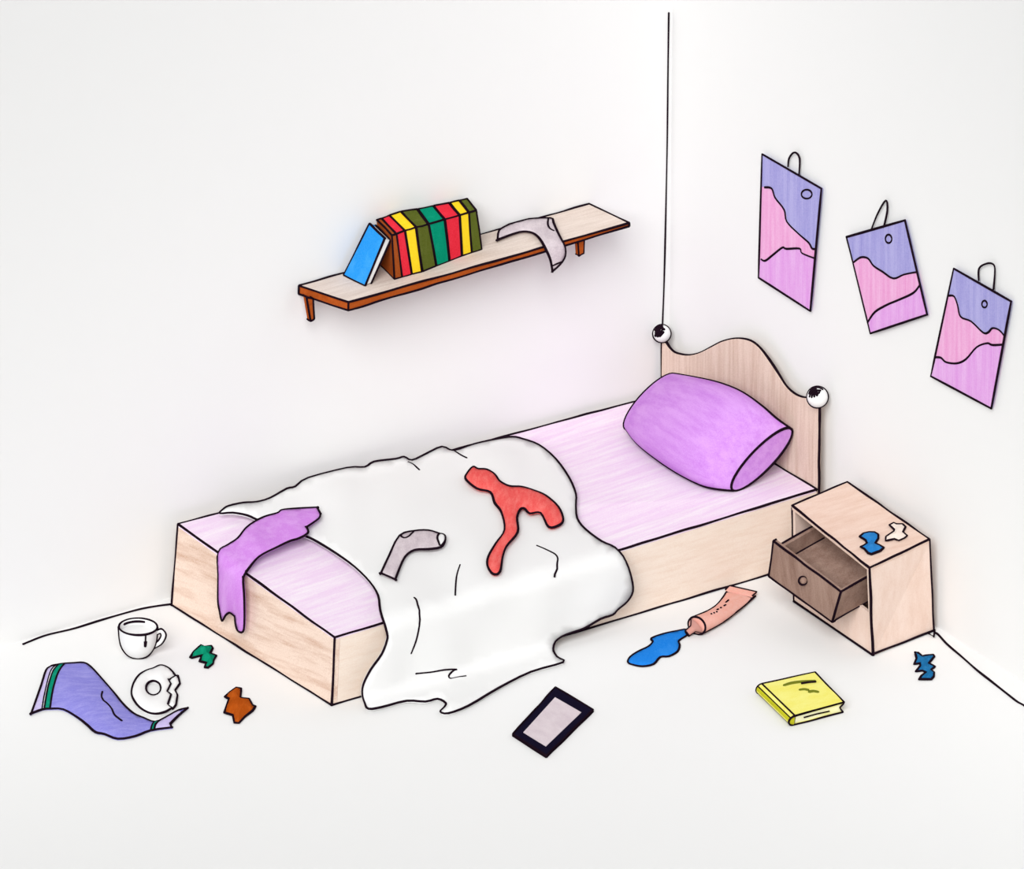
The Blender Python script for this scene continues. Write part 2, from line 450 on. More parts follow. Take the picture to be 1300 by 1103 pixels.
# clothing lying on it
BT = profile(0, [(c, z + .022) for c, z in BP], dzb, 18)
def cloth(outline, mp, mat, seed, A=.012, t0=.006, n=4, step=4):
    lo = smooth(outline, n, True); w = waves(seed, .12); m = MB()
    h = m.pad(lo, mp, lambda p, d: t0 + A * (1 - math.exp(-d / 8)) * (1 + .3 * w(p)), mat, step=step, t0=t0)
    m.ink_px(lo, h, .0042, True)
    return m, h
RED = crayon('red_pencil', (236, 84, 82), (247, 140, 132), (34, 8, 12), .45, .8, (0, 0, math.radians(40)))
m, h = cloth(CD((465, 158), (442, 185), (440, 205), (480, 238), (530, 252), (545, 290), (570, 325), (582, 390), (550, 440), (522, 490), (520, 525), (540, 553), (565, 545), (575, 490), (590, 450), (630, 400), (628, 345), (640, 315), (655, 312), (675, 330), (715, 328), (745, 380), (785, 372), (798, 350), (780, 305), (735, 265), (690, 245), (645, 232), (600, 230), (565, 212), (545, 185), (515, 168), (485, 166)), BT, RED, 5)
rb = h(CD((600, 280))[0])
single(m, 'garment', rb, 'crumpled red garment with three limbs sprawled on the white blanket', 'clothing', 'clothes thrown on the bed')
GREY = crayon('grey_pencil', (226, 214, 218), (176, 162, 170), (22, 10, 22), .35, .8, (0, 0, math.radians(30)))
m, h = cloth(sharp(CD((127, 550), (155, 490), (195, 412), (250, 395), (300, 393), (340, 404), (362, 412), (362, 435), (345, 455), (300, 462), (250, 465), (215, 490), (190, 545), (180, 573)), 0, 13), BT, GREY, 6, n=3)
sk = thing('sock', h(CD((210, 440))[0]) - [0, 0, .015], 'grey sock with a round toe lying on the white blanket', 'sock', 'grey socks')
m.build('sock_body', sk)
SOCK2 = crayon('grey_pencil_dark', (206, 194, 199), (165, 152, 160), (22, 10, 22), .35, .8)
for nm, ol in (('heel_patch', CD((200, 413), (212, 428), (228, 423), (240, 408), (246, 397), (220, 402))), ('toe_patch', CD((341, 407), (334, 425), (340, 442), (347, 450), (361, 434), (364, 415), (354, 406)))):
    lo = smooth(ol, 3, True); q = MB()
    hh = q.pad(lo, lambda p: (h(p), VD), lambda p, d: .002, SOCK2 if nm == 'heel_patch' else PAPER, step=4, t0=.002)
    q.ink_px(lo, hh, .0034, True); q.build(nm, sk)
# purple garment over the foot of the bed
PUR = crayon('violet_pencil_cloth', (204, 132, 222), (222, 170, 236), (14, 14, 4), .42, .72, (0, 0, .5))
dzf = lambda x, y: bedtop(x, y) - .28
PM = profile(1, [(-1.3, .322), (-1.7, .322), (-1.9, .318), (-1.975, .300), (-2.012, .292), (-2.028, .275), (-2.034, .22), (-2.036, .1), (-2.036, -.2)], dzf)
m, h = cloth(sharp(CB((287, 302), (330, 270), (375, 240), (410, 195), (450, 165), (500, 140), (560, 122), (580, 108), (640, 102), (745, 97), (760, 125), (752, 148), (695, 188), (702, 215), (660, 240), (620, 252), (560, 280), (475, 325), (418, 392), (405, 420), (412, 520), (410, 655), (387, 666), (374, 640), (368, 595), (345, 578), (325, 590), (308, 616), (298, 570), (290, 520), (290, 400)), 9, 10, 12, 18, 19, 24), PM, PUR, 8, A=.010)
single(m, 'garment', h(CB((350, 380))[0]), 'violet garment draped over the foot end of the bed with two ragged leg ends', 'clothing', 'clothes thrown on the bed')

# ------------------------------------------------------------------ bedside cabinet
NSW = crayon('peach_pencil', (248, 225, 212), (232, 200, 182), (14, 14, 5), .38, .75)
NST = crayon('peach_pencil_top', (244, 218, 203), (226, 190, 170), (5, 24, 20), .38, .75)
DRW = crayon('dark_brown_pencil', (178, 150, 136), (128, 98, 86), (14, 14, 3), .3, .7, (.25, 0, 0))
HT = .357
tc = [un(p, 2, HT) for p in CN((192, 178), (530, 450), (793, 325), (433, 75))]   # front-left, front-right, back-right, back-left
bc = [un(p, 2, 0) for p in ((1008, 764), (1108.2, 832.3), (1185.5, 801))] + [None]
bc[3] = np.array([tc[3][0], tc[3][1], 0]); bc[3][0] = min(bc[3][0], WX - .004)
for q in tc + bc: q[0] = min(q[0], WX - .006)
print('nightstand', [np.round(q, 3).tolist() for q in tc + bc])
N8 = tri8([bc[0], bc[1], bc[2], bc[3], tc[0], tc[1], tc[2], tc[3]])       # u: left->right along the front, v: front->back
cab = thing('bedside_cabinet', np.mean([b for b in bc], axis=0) * [1, 1, 0], 'pale wooden bedside cabinet with its dark drawer pulled open, against the right wall', 'cabinet')
m = MB(); m.hexa(ub(N8, -.005, 1.0, -.01, 1, .962, 1), NST)
for a, b in ((tc[0], tc[1]), (tc[1], tc[2]), (tc[2], tc[3]), (tc[3], tc[0])): m.line(a, b, .0042)
m.build('cabinet_top', cab)
m = MB(); m.hexa(ub(N8, .965, 1, 0, 1, 0, .961), NSW)
m.line(N8(1, 0, 1), N8(1, 0, 0), .0050); m.line(tc[2], bc[2], .0042); m.line(N8(1.006, 0, .024), N8(1.006, 1, .004) + [0, 0, .003], .0040)
m.tube([un(p, 2, .006) for p in CN((785, 735), (812, 752), (815, 722))], .0035)
m.build('side_panel', cab)
m = MB(); m.hexa(ub(N8, 0, .035, 0, 1, 0, .961), NSW); m.line(N8(0, 0, .98), N8(0, 0, 0), .0040); m.build('side_panel', cab)
m = MB(); m.hexa(ub(N8, .036, .964, .96, 1, 0, .961), NSW); m.build('back_panel', cab)
# drawer
XF = -.365
d8f = [un(p, 0, XF) for p in CN((90, 487), (367, 688), (405, 555), (110, 333))]    # BL BR TR TL
xfp = -.25
dTR = un(CN((525, 485))[0], 0, xfp); dBR = un(CN((533, 606))[0], 0, xfp)
kk = .2 / (xfp - XF)
off_t = (dTR - d8f[2]); off_b = (dBR - d8f[1])
off_t[1] = off_t[1] * .3; off_b[1] = off_t[1]; off_b = off_t.copy()
bk = [d8f[0] + off_b * kk, d8f[1] + off_b * kk, d8f[2] + off_t * kk, d8f[3] + off_t * kk]
# u: left->right, v: front->back, w up
D8 = tri8([d8f[0], d8f[1], bk[1], bk[0], d8f[3], d8f[2], bk[2], bk[3]])
print('drawer', [np.round(q, 3).tolist() for q in d8f + bk])
m = MB()
c = ub(D8, 0, 1, 0, .06, 0, 1); m.hexa(c, DRW); m.ink_hexa(c, .0040, skip=(2, 6, 10, 11))
iw = dict(r=.0038)
c = ub(D8, .06, .10, .06, 1, .05, .93); m.hexa(c, DRW); m.line(c[4], c[7], .0040)
c = ub(D8, .96, 1, .06, 1, .05, .98); m.hexa(c, DRW); m.line(D8(1, .06, 1), D8(1, 1, 1), .004); m.line(D8(1, .06, .03), D8(1, 1, .03), .004)
c = ub(D8, .10, .96, .96, 1, .05, .95); m.hexa(c, DRW)
c = ub(D8, .10, .96, .06, .96, .40, .48); m.hexa(c, DRW); m.line(D8(.10, .06, .485), D8(.10, .96, .485), .0038)
dr = m.build('drawer', cab); dr['label'] = 'dark brown drawer pulled open'
vq = (xfp - XF) / .2
pl, pm_ = D8(0, vq, 0), D8(1, vq, 0)
fl_, fr_ = N8(.036, 0, 0), N8(.964, 0, 0); bl_, br_ = N8(.036, .04, 0), N8(.964, .04, 0)
def zdr(y, v):
    q0, q1 = D8(0, v, 0), D8(1, v, 0); t_ = min(max((y - q0[1]) / (q1[1] - q0[1]), 0), 1); return q0[2] + t_ * (q1[2] - q0[2]) + .004
m = MB(); m.hexa([fl_, fr_, br_, bl_] + [np.array([k_[0], k_[1], zdr(q_[1], (q_[0] - XF) / .2)]) for q_, k_ in ((fl_, fl_), (fr_, fr_), (fr_, br_), (fl_, bl_))], NSW)
m.tube([N8(u, -.008, 0) + [0, 0, .004] for u in np.linspace(0, 1, 9)], .0042)
m.build('front_panel', cab)
kc = un(CN((238, 507))[0], 0, XF - .012)
m = MB(); m.sphere(kc + [.003, 0, 0], .0125, DRW, 18, 10)
m.tube([kc + .0135 * (math.cos(t) * CR + math.sin(t) * CU) for t in np.linspace(0, 2 * math.pi, 26)[:-1]], .0036, closed=True)
m.build('knob', dr)

# ------------------------------------------------------------------ crumpled paper
def wad(outline, mp, mat, seed, loc, label, group, A=.024, name='crumpled_paper', r=.0042):
    lo = dense(outline, 4); w = waves(seed, .55)
    cen = np.mean(outline, axis=0)
    m = MB()
    h = m.pad(lo, mp, lambda p, d: .004 + A * (1 - math.exp(-d / 5)) + .003 * w(p) * min(1, d / 3), mat, step=4.5, t0=.004, sm=False)
    m.ink_px(dense(outline, 3), h, r, True)
    b = mp(cen)[0]
    return single(m, name, b, label, 'crumpled paper', group)
G1 = 'crumpled papers dropped on the floor'; G2 = 'crumpled papers on the cabinet top'
CW = crop(230, 810, 9.19); CQ = crop(1150, 820, 20.06); CC = crop(1080, 650, 14.44)
wad(CW((105, 235), (150, 170), (230, 95), (270, 115), (350, 103), (367, 130), (335, 190), (410, 215), (378, 268), (370, 310), (312, 355), (275, 350), (298, 300), (215, 280), (248, 210), (120, 242)), Z(.001), crayon('green_pencil_wad', (8, 142, 106), (40, 165, 130), (9, 9, 9), .5, .9), 1, 0, 'green crumpled paper on the floor by the foot of the bed', G1)
wad(CW((508, 695), (570, 640), (640, 590), (700, 600), (690, 710), (790, 720), (830, 795), (865, 808), (830, 860), (740, 930), (675, 1000), (620, 997), (605, 910), (503, 880), (560, 720)), Z(.001), crayon('brown_pencil_wad', (176, 78, 18), (196, 98, 36), (9, 9, 9), .45, .85), 2, 0, 'brown crumpled paper on the floor in front of the bed foot', G1)
wad(CQ((235, 190), (310, 200), (420, 290), (500, 270), (700, 250), (725, 290), (580, 470), (690, 520), (740, 550), (640, 630), (720, 700), (710, 800), (650, 870), (340, 870), (400, 780), (520, 695), (420, 650), (255, 670), (370, 530), (360, 462), (210, 485), (275, 340)), Z(.001), crayon('dark_blue_pencil_wad', (28, 104, 160), (60, 140, 195), (9, 9, 9), .45, .85), 3, 0, 'dark blue crumpled paper on the floor near the right wall', G1, A=.010)
wad(CC((165, 465), (230, 410), (340, 385), (440, 390), (505, 430), (505, 500), (445, 590), (540, 630), (605, 670), (540, 730), (380, 790), (320, 770), (250, 690), (180, 655), (240, 630), (300, 590), (270, 530)), Z(HT + .001), crayon('blue_pencil_wad', (34, 122, 196), (74, 150, 214), (9, 9, 9), .45, .85), 4, 0, 'blue crumpled paper on top of the bedside cabinet', G2, A=.010, r=.0042)
wad(CC((640, 545), (645, 470), (790, 375), (800, 340), (710, 255), (790, 215), (840, 240), (950, 240), (1005, 290), (955, 385), (1035, 450), (990, 490), (880, 540), (800, 510)), Z(HT + .001), flat('cream_paper', (246, 230, 218)), 5, 0, 'off-white crumpled paper on top of the bedside cabinet', G2, A=.010, r=.0036)

# ------------------------------------------------------------------ wall shelf
SHT = crayon('shelf_top_pencil', (238, 224, 214), (208, 188, 176), (3.5, 36, 30), .35, .72)
SHE = crayon('shelf_edge_pencil', (190, 92, 38), (150, 66, 24), (6, 30, 30), .35, .75)
sB = [un(p, 1, WY - .004) for p in CS((55, 403), (1097, 110))]
sF = [un(CS((233, 462))[0], 2, sB[0][2]), un(CS((1240, 178))[0], 2, sB[1][2])]
print('shelf', np.round(sB + sF, 3).tolist())
th0, th1 = .031, .012
tp = [sF[0], sF[1], sB[1], sB[0]]
bt = [q - np.array([0, 0, t]) for q, t in zip(tp, (th0, th1, th1, th0))]
shelf = thing('wall_shelf', ((sB[0] + sF[1]) / 2) - [0, 0, .03], 'long wooden wall shelf with brown edges holding a row of books', 'shelf')
c = bt + tp; m = MB(); m.hexa(c, SHE, {1: SHT})
m.ink_hexa(c, .0040); m.build('shelf_board', shelf)
def bracket(cs, y):
    q = MB(); a = [un(p, 1, y) for p in cs]
    c = [a[3], a[2], a[2] + [0, .02, 0], a[3] + [0, .02, 0], a[0], a[1], a[1] + [0, .02, 0], a[0] + [0, .02, 0]]
    q.hexa(c, SHE); q.ink_hexa(c, .0034, skip=(2, 6, 10, 11)); q.build('bracket', shelf)
bracket(CS((82, 444), (106, 450), (110, 522), (97, 530)), -.03)
bracket(CS((1056, 243), (1079, 237), (1077, 287), (1060, 297)), sF[1][1] + .012)
def shz(x):
    t = (x - sF[0][0]) / (sF[1][0] - sF[0][0]); return sF[0][2] + t * (sF[1][2] - sF[0][2])
dzs = lambda x, y: shz(x) - 1.05
# books
fb = CS((397, 380), (425, 372), (460, 362), (497, 353), (548, 332), (595, 314), (640, 296), (675, 284), (712, 272))
ft = CS((388, 222), (405, 217), (435, 205), (475, 193), (520, 182), (578, 165), (632, 150), (665, 140), (692, 132))
bkt = CS((320, 158), (337, 152), (368, 143), (410, 130), (460, 115), (512, 100), (563, 85), (600, 77), (628, 70))
kinds = [('brown', (158, 74, 28), 'brown book at the left end of the upright row on the shelf'), ('red', (232, 44, 62), 'red book between the brown and the yellow book on the shelf'),
         ('yellow', (255, 214, 38), 'yellow book between a red and an olive book, left part of the shelf row'), ('olive', (88, 98, 34), 'olive green book left of the emerald book on the shelf'),
         ('emerald', (4, 142, 108), 'emerald green book in the middle of the shelf row'), ('red', (232, 44, 62), 'red book right of the emerald book on the shelf'),
         ('yellow', (255, 214, 38), 'yellow book next to the olive book at the right end of the shelf row'), ('olive', (88, 98, 34), 'olive green book at the right end of the shelf row')]
cols = []
for i in range(9):
    P0 = un(fb[i], 2, 0); t = P0
    for _ in range(6): t = un(fb[i], 2, shz(t[0]) + .001)
    cols.append(t)
yf = np.mean([t[1] for t in cols])
print('book front y', [round(t[1], 3) for t in cols], 'shelf front', sF[0][1], sF[1][1])
W4 = []
for i in range(9):
    b = un(fb[i], 2, cols[i][2]); T = un(ft[i], 1, b[1]); T2 = un(bkt[i], 2, T[2]); T2[1] = min(T2[1], WY - .012)
    B2 = np.array([b[0] + (T2[0] - T[0]), T2[1], shz(b[0] + T2[0] - T[0]) + .001])
    W4.append((b, B2, T, T2))
for i, (nm, c, lab) in enumerate(kinds):
    a, b = W4[i], W4[i + 1]
    K8 = tri8([a[0], b[0], b[1], a[1], a[2], b[2], b[3], a[3]])
    mt = crayon('book_' + nm, c, tuple(min(255, v + 30) for v in c), (14, 14, 6), .5, .9)
    g = .0035 / max(.02, np.linalg.norm(b[0] - a[0]))
    t = thing('book', (a[0] + b[1]) / 2, lab, 'book', 'books on the wall shelf')
    m = MB()
    e0, e1 = .012, .988
    m.hexa(ub(K8, e0, e1, 0, .04, 0, 1), mt); m.hexa(ub(K8, e0, e0 + g, .04, 1, 0, 1), mt); m.hexa(ub(K8, e1 - g, e1, .04, 1, 0, 1), mt)
    cc = ub(K8, e0 + .02, e1 - .02, 0, 1, 0, 1)
    m.ink_hexa(cc, .0034, skip=(2, 11, 10)); m.build('cover', t)
    m = MB(); m.hexa(ub(K8, e0 + g + .002, e1 - g - .002, .042, .985, .015, .992), mt); m.build('page_block', t)
# the leaning book
BLU = crayon('book_blue', (36, 146, 232), (84, 176, 240), (14, 14, 6), .5, .85)
q = CS((215, 365), (292, 403), (362, 232), (308, 180))      # bottom back, bottom front, top front, top back
lb0 = un(q[0], 2, 1.05); lb0 = un(q[0], 2, shz(lb0[0]) + .002); lb1 = un(q[1], 2, shz(lb0[0]) + .002)
lt1 = un(q[2], 1, lb1[1]); lt0 = un(q[3], 1, lb0[1])
d = (lt0 + lt1 - lb0 - lb1); nrm = np.cross(lb1 - lb0, d); nrm /= np.linalg.norm(nrm)
if nrm[0] < 0: nrm = -nrm
tk = .034
print('lean', np.round([lb0, lb1, lt1, lt0], 3).tolist(), nrm, np.round(W4[0], 3).tolist())
# rest the lower back edge on the board: lift by the dip of the thickness
lift = max(0, -(nrm[2] * tk))
fc = [lb0, lb1, lt1, lt0]
L8 = tri8([lb1, lb1 + nrm * tk + [0, 0, lift], lb0 + nrm * tk + [0, 0, lift], lb0, lt1, lt1 + nrm * tk, lt0 + nrm * tk, lt0])   # u thickness, v front->back, w up
t = thing('book', (lb0 + lb1) / 2, 'blue book leaning against the left end of the shelf row', 'book', 'books on the wall shelf')
m = MB(); m.hexa(ub(L8, 0, .14, 0, 1, 0, 1), BLU); m.hexa(ub(L8, .86, 1, 0, 1, 0, 1), PAPER); m.hexa(ub(L8, .14, .86, .95, 1, 0, 1), BLU)
m.ink_hexa(ub(L8, 0, .12, 0, 1, 0, 1), .0034); m.ink_hexa(ub(L8, .9, 1, 0, 1, 0, 1), .0030, skip=(2, 10, 11, 6))
m.build('cover', t)
m = MB(); m.hexa(ub(L8, .15, .85, .004, .945, .015, .985), PAPER); m.build('page_block', t)
# sock hanging over the shelf edge
yF = lambda x: sF[0][1] + (x - sF[0][0]) / (sF[1][0] - sF[0][0]) * (sF[1][1] - sF[0][1])
ye = yF(-.5)
SM = profile(0, [(.03, 1.057), (-.1, 1.057), (ye + .03, 1.057), (ye + .006, 1.057), (ye - .010, 1.052), (ye - .016, 1.03), (ye - .017, .98), (ye - .017, .7)], dzs)
m, h = cloth(sharp(CS((768, 242), (773, 210), (800, 192), (830, 178), (880, 168), (958, 165), (968, 180), (982, 212), (1000, 248), (1008, 265), (1008, 295), (992, 322), (962, 350), (955, 310), (940, 275), (920, 240), (895, 218), (860, 212), (820, 222)), 0, 12), SM, GREY, 12, A=.008, t0=.004, n=3)
m.ink_px(smooth(CS((950, 167), (948, 190), (955, 205), (970, 212)), 4), h, .0034)
m.ink_px(smooth(CS((958, 332), (975, 322), (995, 316)), 4), h, .0030)
sk = thing('sock', h(CS((900, 195))[0]) - [0, 0, .01], 'grey sock hanging over the front edge of the wall shelf', 'sock', 'grey socks')
m.build('sock_body', sk)

# ------------------------------------------------------------------ three hanging pictures
SKY = crayon('picture_blue', (188, 184, 232), (148, 144, 212), (30, 30, 1.6), .35, .7)
PNK = crayon('picture_pink', (246, 194, 230), (234, 146, 206), (30, 30, 1.6), .35, .7)
VIO = crayon('picture_violet', (238, 192, 240), (222, 144, 226), (30, 30, 1.6), .35, .7)
pics = [((88, 75), (312, 205), (270, 668), (75, 542), [(98, 200), (125, 205), (138, 240), (172, 285), (182, 330), (225, 375), (265, 410), (278, 432), (292, 433)], [(84, 472), (100, 478), (130, 455), (165, 428), (180, 433), (230, 432), (240, 450), (290, 470)],
         (257, 226, 20, 17), [(180, 124), (185, 90), (205, 70), (224, 92), (222, 155)], 'straight-hanging mountain picture with a steep slope, nearest the room corner'),
        ((408, 388), (628, 325), (712, 682), (498, 753), [(434, 484), (462, 465), (490, 470), (510, 497), (545, 520), (585, 545), (625, 530), (672, 521)], [(487, 712), (515, 672), (560, 645), (600, 628), (660, 600), (686, 568)],
         (567, 395, 12, 16), [(495, 362), (520, 300), (550, 252), (556, 290), (542, 355)], 'mountain picture tilted the other way, hanging in the middle of the three'),
        ((813, 508), (1030, 632), (955, 1037), (727, 915), [(795, 610), (815, 613), (828, 645), (840, 690), (880, 708), (925, 750), (945, 748), (960, 733), (985, 740), (1005, 762)], [(742, 843), (765, 845), (785, 862), (825, 866), (860, 850), (900, 805), (940, 790), (960, 797), (1000, 795)],
         (930, 642, 10, 13), [(902, 555), (903, 510), (925, 493), (950, 490), (963, 510), (958, 588)], 'lowest mountain picture, hanging farthest right on the wall')]
XP = WX - .010
for a, b, c, d, l1, l2, moon, loop, lab in pics:
    ol = CP(a, b, c, d)
    L1 = CP(*l1); L2 = CP(*l2)
    def yat(L, p):
        xs = [q[0] for q in L]; ys = [q[1] for q in L]; return np.interp(p[0], xs, ys)
    s1 = [tuple(p) for p in smooth(L1, 4)]; s2 = [tuple(p) for p in smooth(L2, 4)]
    s1 = sorted(s1); s2 = sorted(s2)
    pick = lambda p: SKY if p[1] < yat(s1, p) else (PNK if p[1] < yat(s2, p) else VIO)
    base = un(((a[0] + c[0]) / 2 / 2.981 + 940, (a[1] + c[1]) / 2 / 2.981 + 170), 0, WX)
    t = thing('hanging_picture', base, lab, 'picture', 'pictures hung on the right wall')
    m = MB()
    h = m.pad(dense(ol, 6), X(XP + .002), lambda p, dd: .006, SKY, step=3.2, t0=.006, pick=pick, sm=False)
    m.ink_px(dense(ol, 20), h, .0042, True)
    m.ink_px(smooth(L1, 4), h, .0038); m.ink_px(smooth(L2, 4), h, .0038)
    m.ink_px([CP((moon[0] + moon[2] * math.cos(u), moon[1] + moon[3] * math.sin(u)))[0] for u in np.linspace(0, 2 * math.pi, 22)[:-1]], h, .0036, True)
    m.build('picture_sheet', t)
    m = MB(); m.tube([un(p, 0, XP - .002) for p in smooth(CP(*loop), 6)], .0034); m.build('hanging_loop', t)

# ------------------------------------------------------------------ mug
base = un((175.0, 832), 2, 0)
mug = thing('mug', base, 'white mug with a drip down its side on the floor beside the bed foot', 'mug')
prof = [(.018, .0), (.030, .004), (.042, .014), (.055, .036), (.062, .065), (.065, .108)]
pp = smooth(prof, 5)
inner = [(r - .004, z) for r, z in pp[::-1] if z > .012] + [(.001, .012)]
m = MB(); KK = 40
def ringz(r, z): return [base + np.array([r * math.cos(2 * math.pi * j / KK), r * math.sin(2 * math.pi * j / KK), z]) for j in range(KK)]
m.rings([ringz(r, z) for r, z in pp] + [ringz(r, z) for r, z in inner], PAPER, True, True)
m.tube(ringz(.065, .108), .0038, closed=True)
hr = CR * [1, 1, 0]; hr /= np.linalg.norm(hr); hv = VD * [1, 1, 0]; hv /= np.linalg.norm(hv)
# contour seams down the two sides and around the base
cont = []
for i in range(len(pp) - 1, -1, -1):
    q0, q1 = pp[max(i - 1, 0)], pp[min(i + 1, len(pp) - 1)]
    nr, nz = (q1[1] - q0[1]), -(q1[0] - q0[0])
    cf = -nz * math.tan(EL) / max(nr, 1e-6)
    cont.append((pp[i][0], pp[i][1], min(max(cf, -1), 1)))
    if cf >= 1: break
side_l = [base + (r + .0008) * (-math.sqrt(1 - c_ * c_) * hr + c_ * hv) + [0, 0, z] for r, z, c_ in cont]
side_r = [base + (r + .0008) * (math.sqrt(1 - c_ * c_) * hr + c_ * hv) + [0, 0, z] for r, z, c_ in cont]
m.tube(side_l + side_r[::-1][1:], .0042)
m.build('cup', mug)
m = MB()
hp = smooth([base + hr * x + [0, 0, z] for x, z in ((.060, .088), (.078, .094), (.086, .078), (.076, .054), (.058, .040), (.047, .036))], 6)
m.tube(hp, .0085, PAPER, sides=10, vary=0)
ho = smooth([base + hr * x + hv * .004 + [0, 0, z] for x, z in ((.062, .096), (.080, .102), (.0945, .080), (.082, .049), (.060, .032), (.050, .030))], 6)
hi_ = smooth([base + hr * x + hv * .004 + [0, 0, z] for x, z in ((.063, .080), (.074, .086), (.0775, .076), (.068, .058), (.056, .047))], 6)
m.tube(ho, .0034); m.tube(hi_, .0032)
m.build('handle', mug)
m = MB(); q = []
ang = .40
dirv = math.cos(ang) * hv + math.sin(ang) * hr
for z in np.linspace(.106, .062, 8):
    r = np.interp(z, [a[1] for a in pp], [a[0] for a in pp]); q.append(base + dirv * (r + .001) + [0, 0, z])
m.tube(q[:5], .0030, vary=0); m.tube(q[4:], .0060, vary=.3)
m.build('drip', mug)
m = MB()
m.rings([ringz(.001, .086), ringz(.0585, .086)], PAPER, False, False)
m.tube([base + .060 * (math.cos(u) * hr - math.sin(u) * hv) + [0, 0, .099] for u in np.linspace(1.2, 2.5, 14)], .0042)
m.build('drink', mug)

# ------------------------------------------------------------------ doughnut
CM = crop(140, 780, 8.17)
out = CM((670, 650), (620, 590), (560, 555), (510, 550), (450, 577), (380, 600), (300, 650), (240, 740), (220, 830), (240, 900), (300, 980), (390, 1035), (480, 1050), (570, 1030), (640, 990))
jag = CM((595, 955), (630, 850), (588, 820), (627, 740), (600, 692))
ring = [tuple(p) for p in smooth(out, 4)]
ring = ring + [tuple(p) for p in dense(jag, 4, False)]
hole = [CF((668 + 36 * math.cos(u), 520 + 35 * math.sin(u)))[0] for u in np.linspace(0, 2 * math.pi, 30)[:-1]]
dn = thing('doughnut', un(CF((672, 525))[0], 2, 0), 'white ring doughnut with a ragged bitten edge lying between the mug and the blue towel', 'doughnut')
hd = lambda p, d: .008 + .013 * (1 - math.exp(-d / 7))
m = MB(); h = m.pad(ring, Z(.001), hd, PAPER, step=3, holes=[hole], t0=.008)
m.ink_px([tuple(p) for p in smooth(out, 4)], h, .0040); m.ink_px(dense(jag, 4, False), h, .0036); m.ink_px(hole, h, .0040, True)
m.build('dough_ring', dn)
bite = CM((678, 650), (700, 650), (720, 730), (670, 800), (695, 850), (680, 950), (648, 990), (602, 960), (637, 850), (595, 820), (634, 740), (606, 695))
m = MB(); lo = dense(bite, 4); h = m.pad(lo, Z(.001), lambda p, d: .005 + .010 * min(1, d / 4), PAPER, step=3.5, t0=.005, sm=False)
m.ink_px(dense(bite[:7] , 4, False), h, .0042); m.ink_px(dense(bite[-1:] + bite[:1], 4, False), h, .0036); m.ink_px(dense(bite[6:8], 4, False), h, .0040)
m.build('bitten_edge', dn)

# ------------------------------------------------------------------ towel
TW = crayon('towel_blue_pencil', (136, 132, 216), (172, 168, 232), (10, 30, 20), .42, .75, (0, 0, math.radians(25)))
TWL = crayon('towel_lilac_pencil', (196, 182, 232), (222, 212, 242), (10, 20, 20), .4, .75)
TG = crayon('towel_green_pencil', (8, 140, 110), (40, 162, 134), (12, 12, 12), .5, .9)
tout = CF((172, 412), (205, 404), (235, 399), (285, 396), (330, 395), (365, 415), (420, 475), (480, 545), (520, 595), (570, 640), (620, 662), (676, 681), (735, 655), (790, 625), (832, 615), (790, 650), (750, 690), (755, 708), (655, 722), (580, 750), (495, 763), (430, 740), (385, 730), (345, 695), (300, 660), (230, 620), (165, 617), (130, 620), (75, 640), (95, 585), (125, 500), (147, 432))
tl = [tuple(p) for p in smooth(sharp(tout, 14, 16, 17, 28), 3, True)]
lcut = CF((208, 404), (178, 455), (155, 530), (138, 620)); lcut1 = CF((236, 399), (205, 460), (180, 540), (166, 617)); lcut0 = CF((193, 407), (165, 455), (140, 550), (127, 620))
rc0 = CF((672, 680), (660, 705), (655, 722)); rc1 = CF((705, 670), (680, 695), (672, 720))
def xat(L, p): return np.interp(p[1], [q[1] for q in L], [q[0] for q in L])
def tpick(p):
    if p[0] < xat(lcut0, p): return TWL
    if p[0] < xat(lcut, p): return PAPER
    if p[0] > 185 and p[1] > 905 and p[0] > xat(rc1, p): return TWL
    return TW
w = waves(21, .05)
ht_ = lambda p, d: .006 + (.016 + .010 * w(p)) * (1 - math.exp(-d / 10))
twl = thing('towel', un(CF((400, 600))[0], 2, 0), 'blue towel with green end stripes lying crumpled on the floor at far left', 'towel')
m = MB(); h = m.pad(tl, Z(.001), ht_, TW, step=4, t0=.006, pick=tpick)
m.ink_px(tl, h, .0042, True)
m.ink_px(smooth(CF((420, 555), (416, 580), (425, 603), (445, 618), (465, 640), (480, 670), (515, 693)), 4), h, .0036)
m.ink_px(smooth(lcut0, 4), h, .0028)
m.build('towel_cloth', twl)
for ca, cb in ((lcut, lcut1), (rc0, rc1)):
    ol = [tuple(p) for p in smooth(ca, 5)] + [tuple(p) for p in smooth(cb, 5)][::-1]
    q = MB(); q.pad(ol, lambda p: (h(p), np.array([0, 0, 1.])), lambda p, d: .0015, TG, step=4, t0=.0015)
    q.ink_px(smooth(ca, 5), h, .0036, lift=.001); q.ink_px(smooth(cb, 5), h, .0036, lift=.001)
    st = q.build('end_stripe', twl); st['label'] = 'green woven end stripe'

# ------------------------------------------------------------------ tablet
q = CT((212, 430), (347, 510), (180, 675), (60, 598))
BEZ = flat('tablet_black', (24, 20, 40)); SCR = crayon('tablet_grey_pencil', (228, 216, 220), (206, 190, 198), (16, 9, 10), .35, .75)
c3 = [un(p, 2, .010) for p in q]
tab = thing('tablet', np.mean(c3, axis=0) * [1, 1, 0], 'tablet with a black frame and grey screen lying on the floor before the bed', 'tablet')
lo = [np.array([p[0], p[1], .0005]) for p in c3]
m = MB(); m.hexa(lo[::-1] + c3[::-1], BEZ); m.ink_hexa([p + [0, 0, .002] for p in lo[::-1]] + c3[::-1], .0035); m.build('bezel', tab)
si = [un(p, 2, .0115) for p in CT((211, 466), (305, 520), (178, 642), (97, 592))]
m = MB(); m.hexa([p - [0, 0, .0015] for p in si[::-1]] + si[::-1], SCR); m.build('screen', tab)

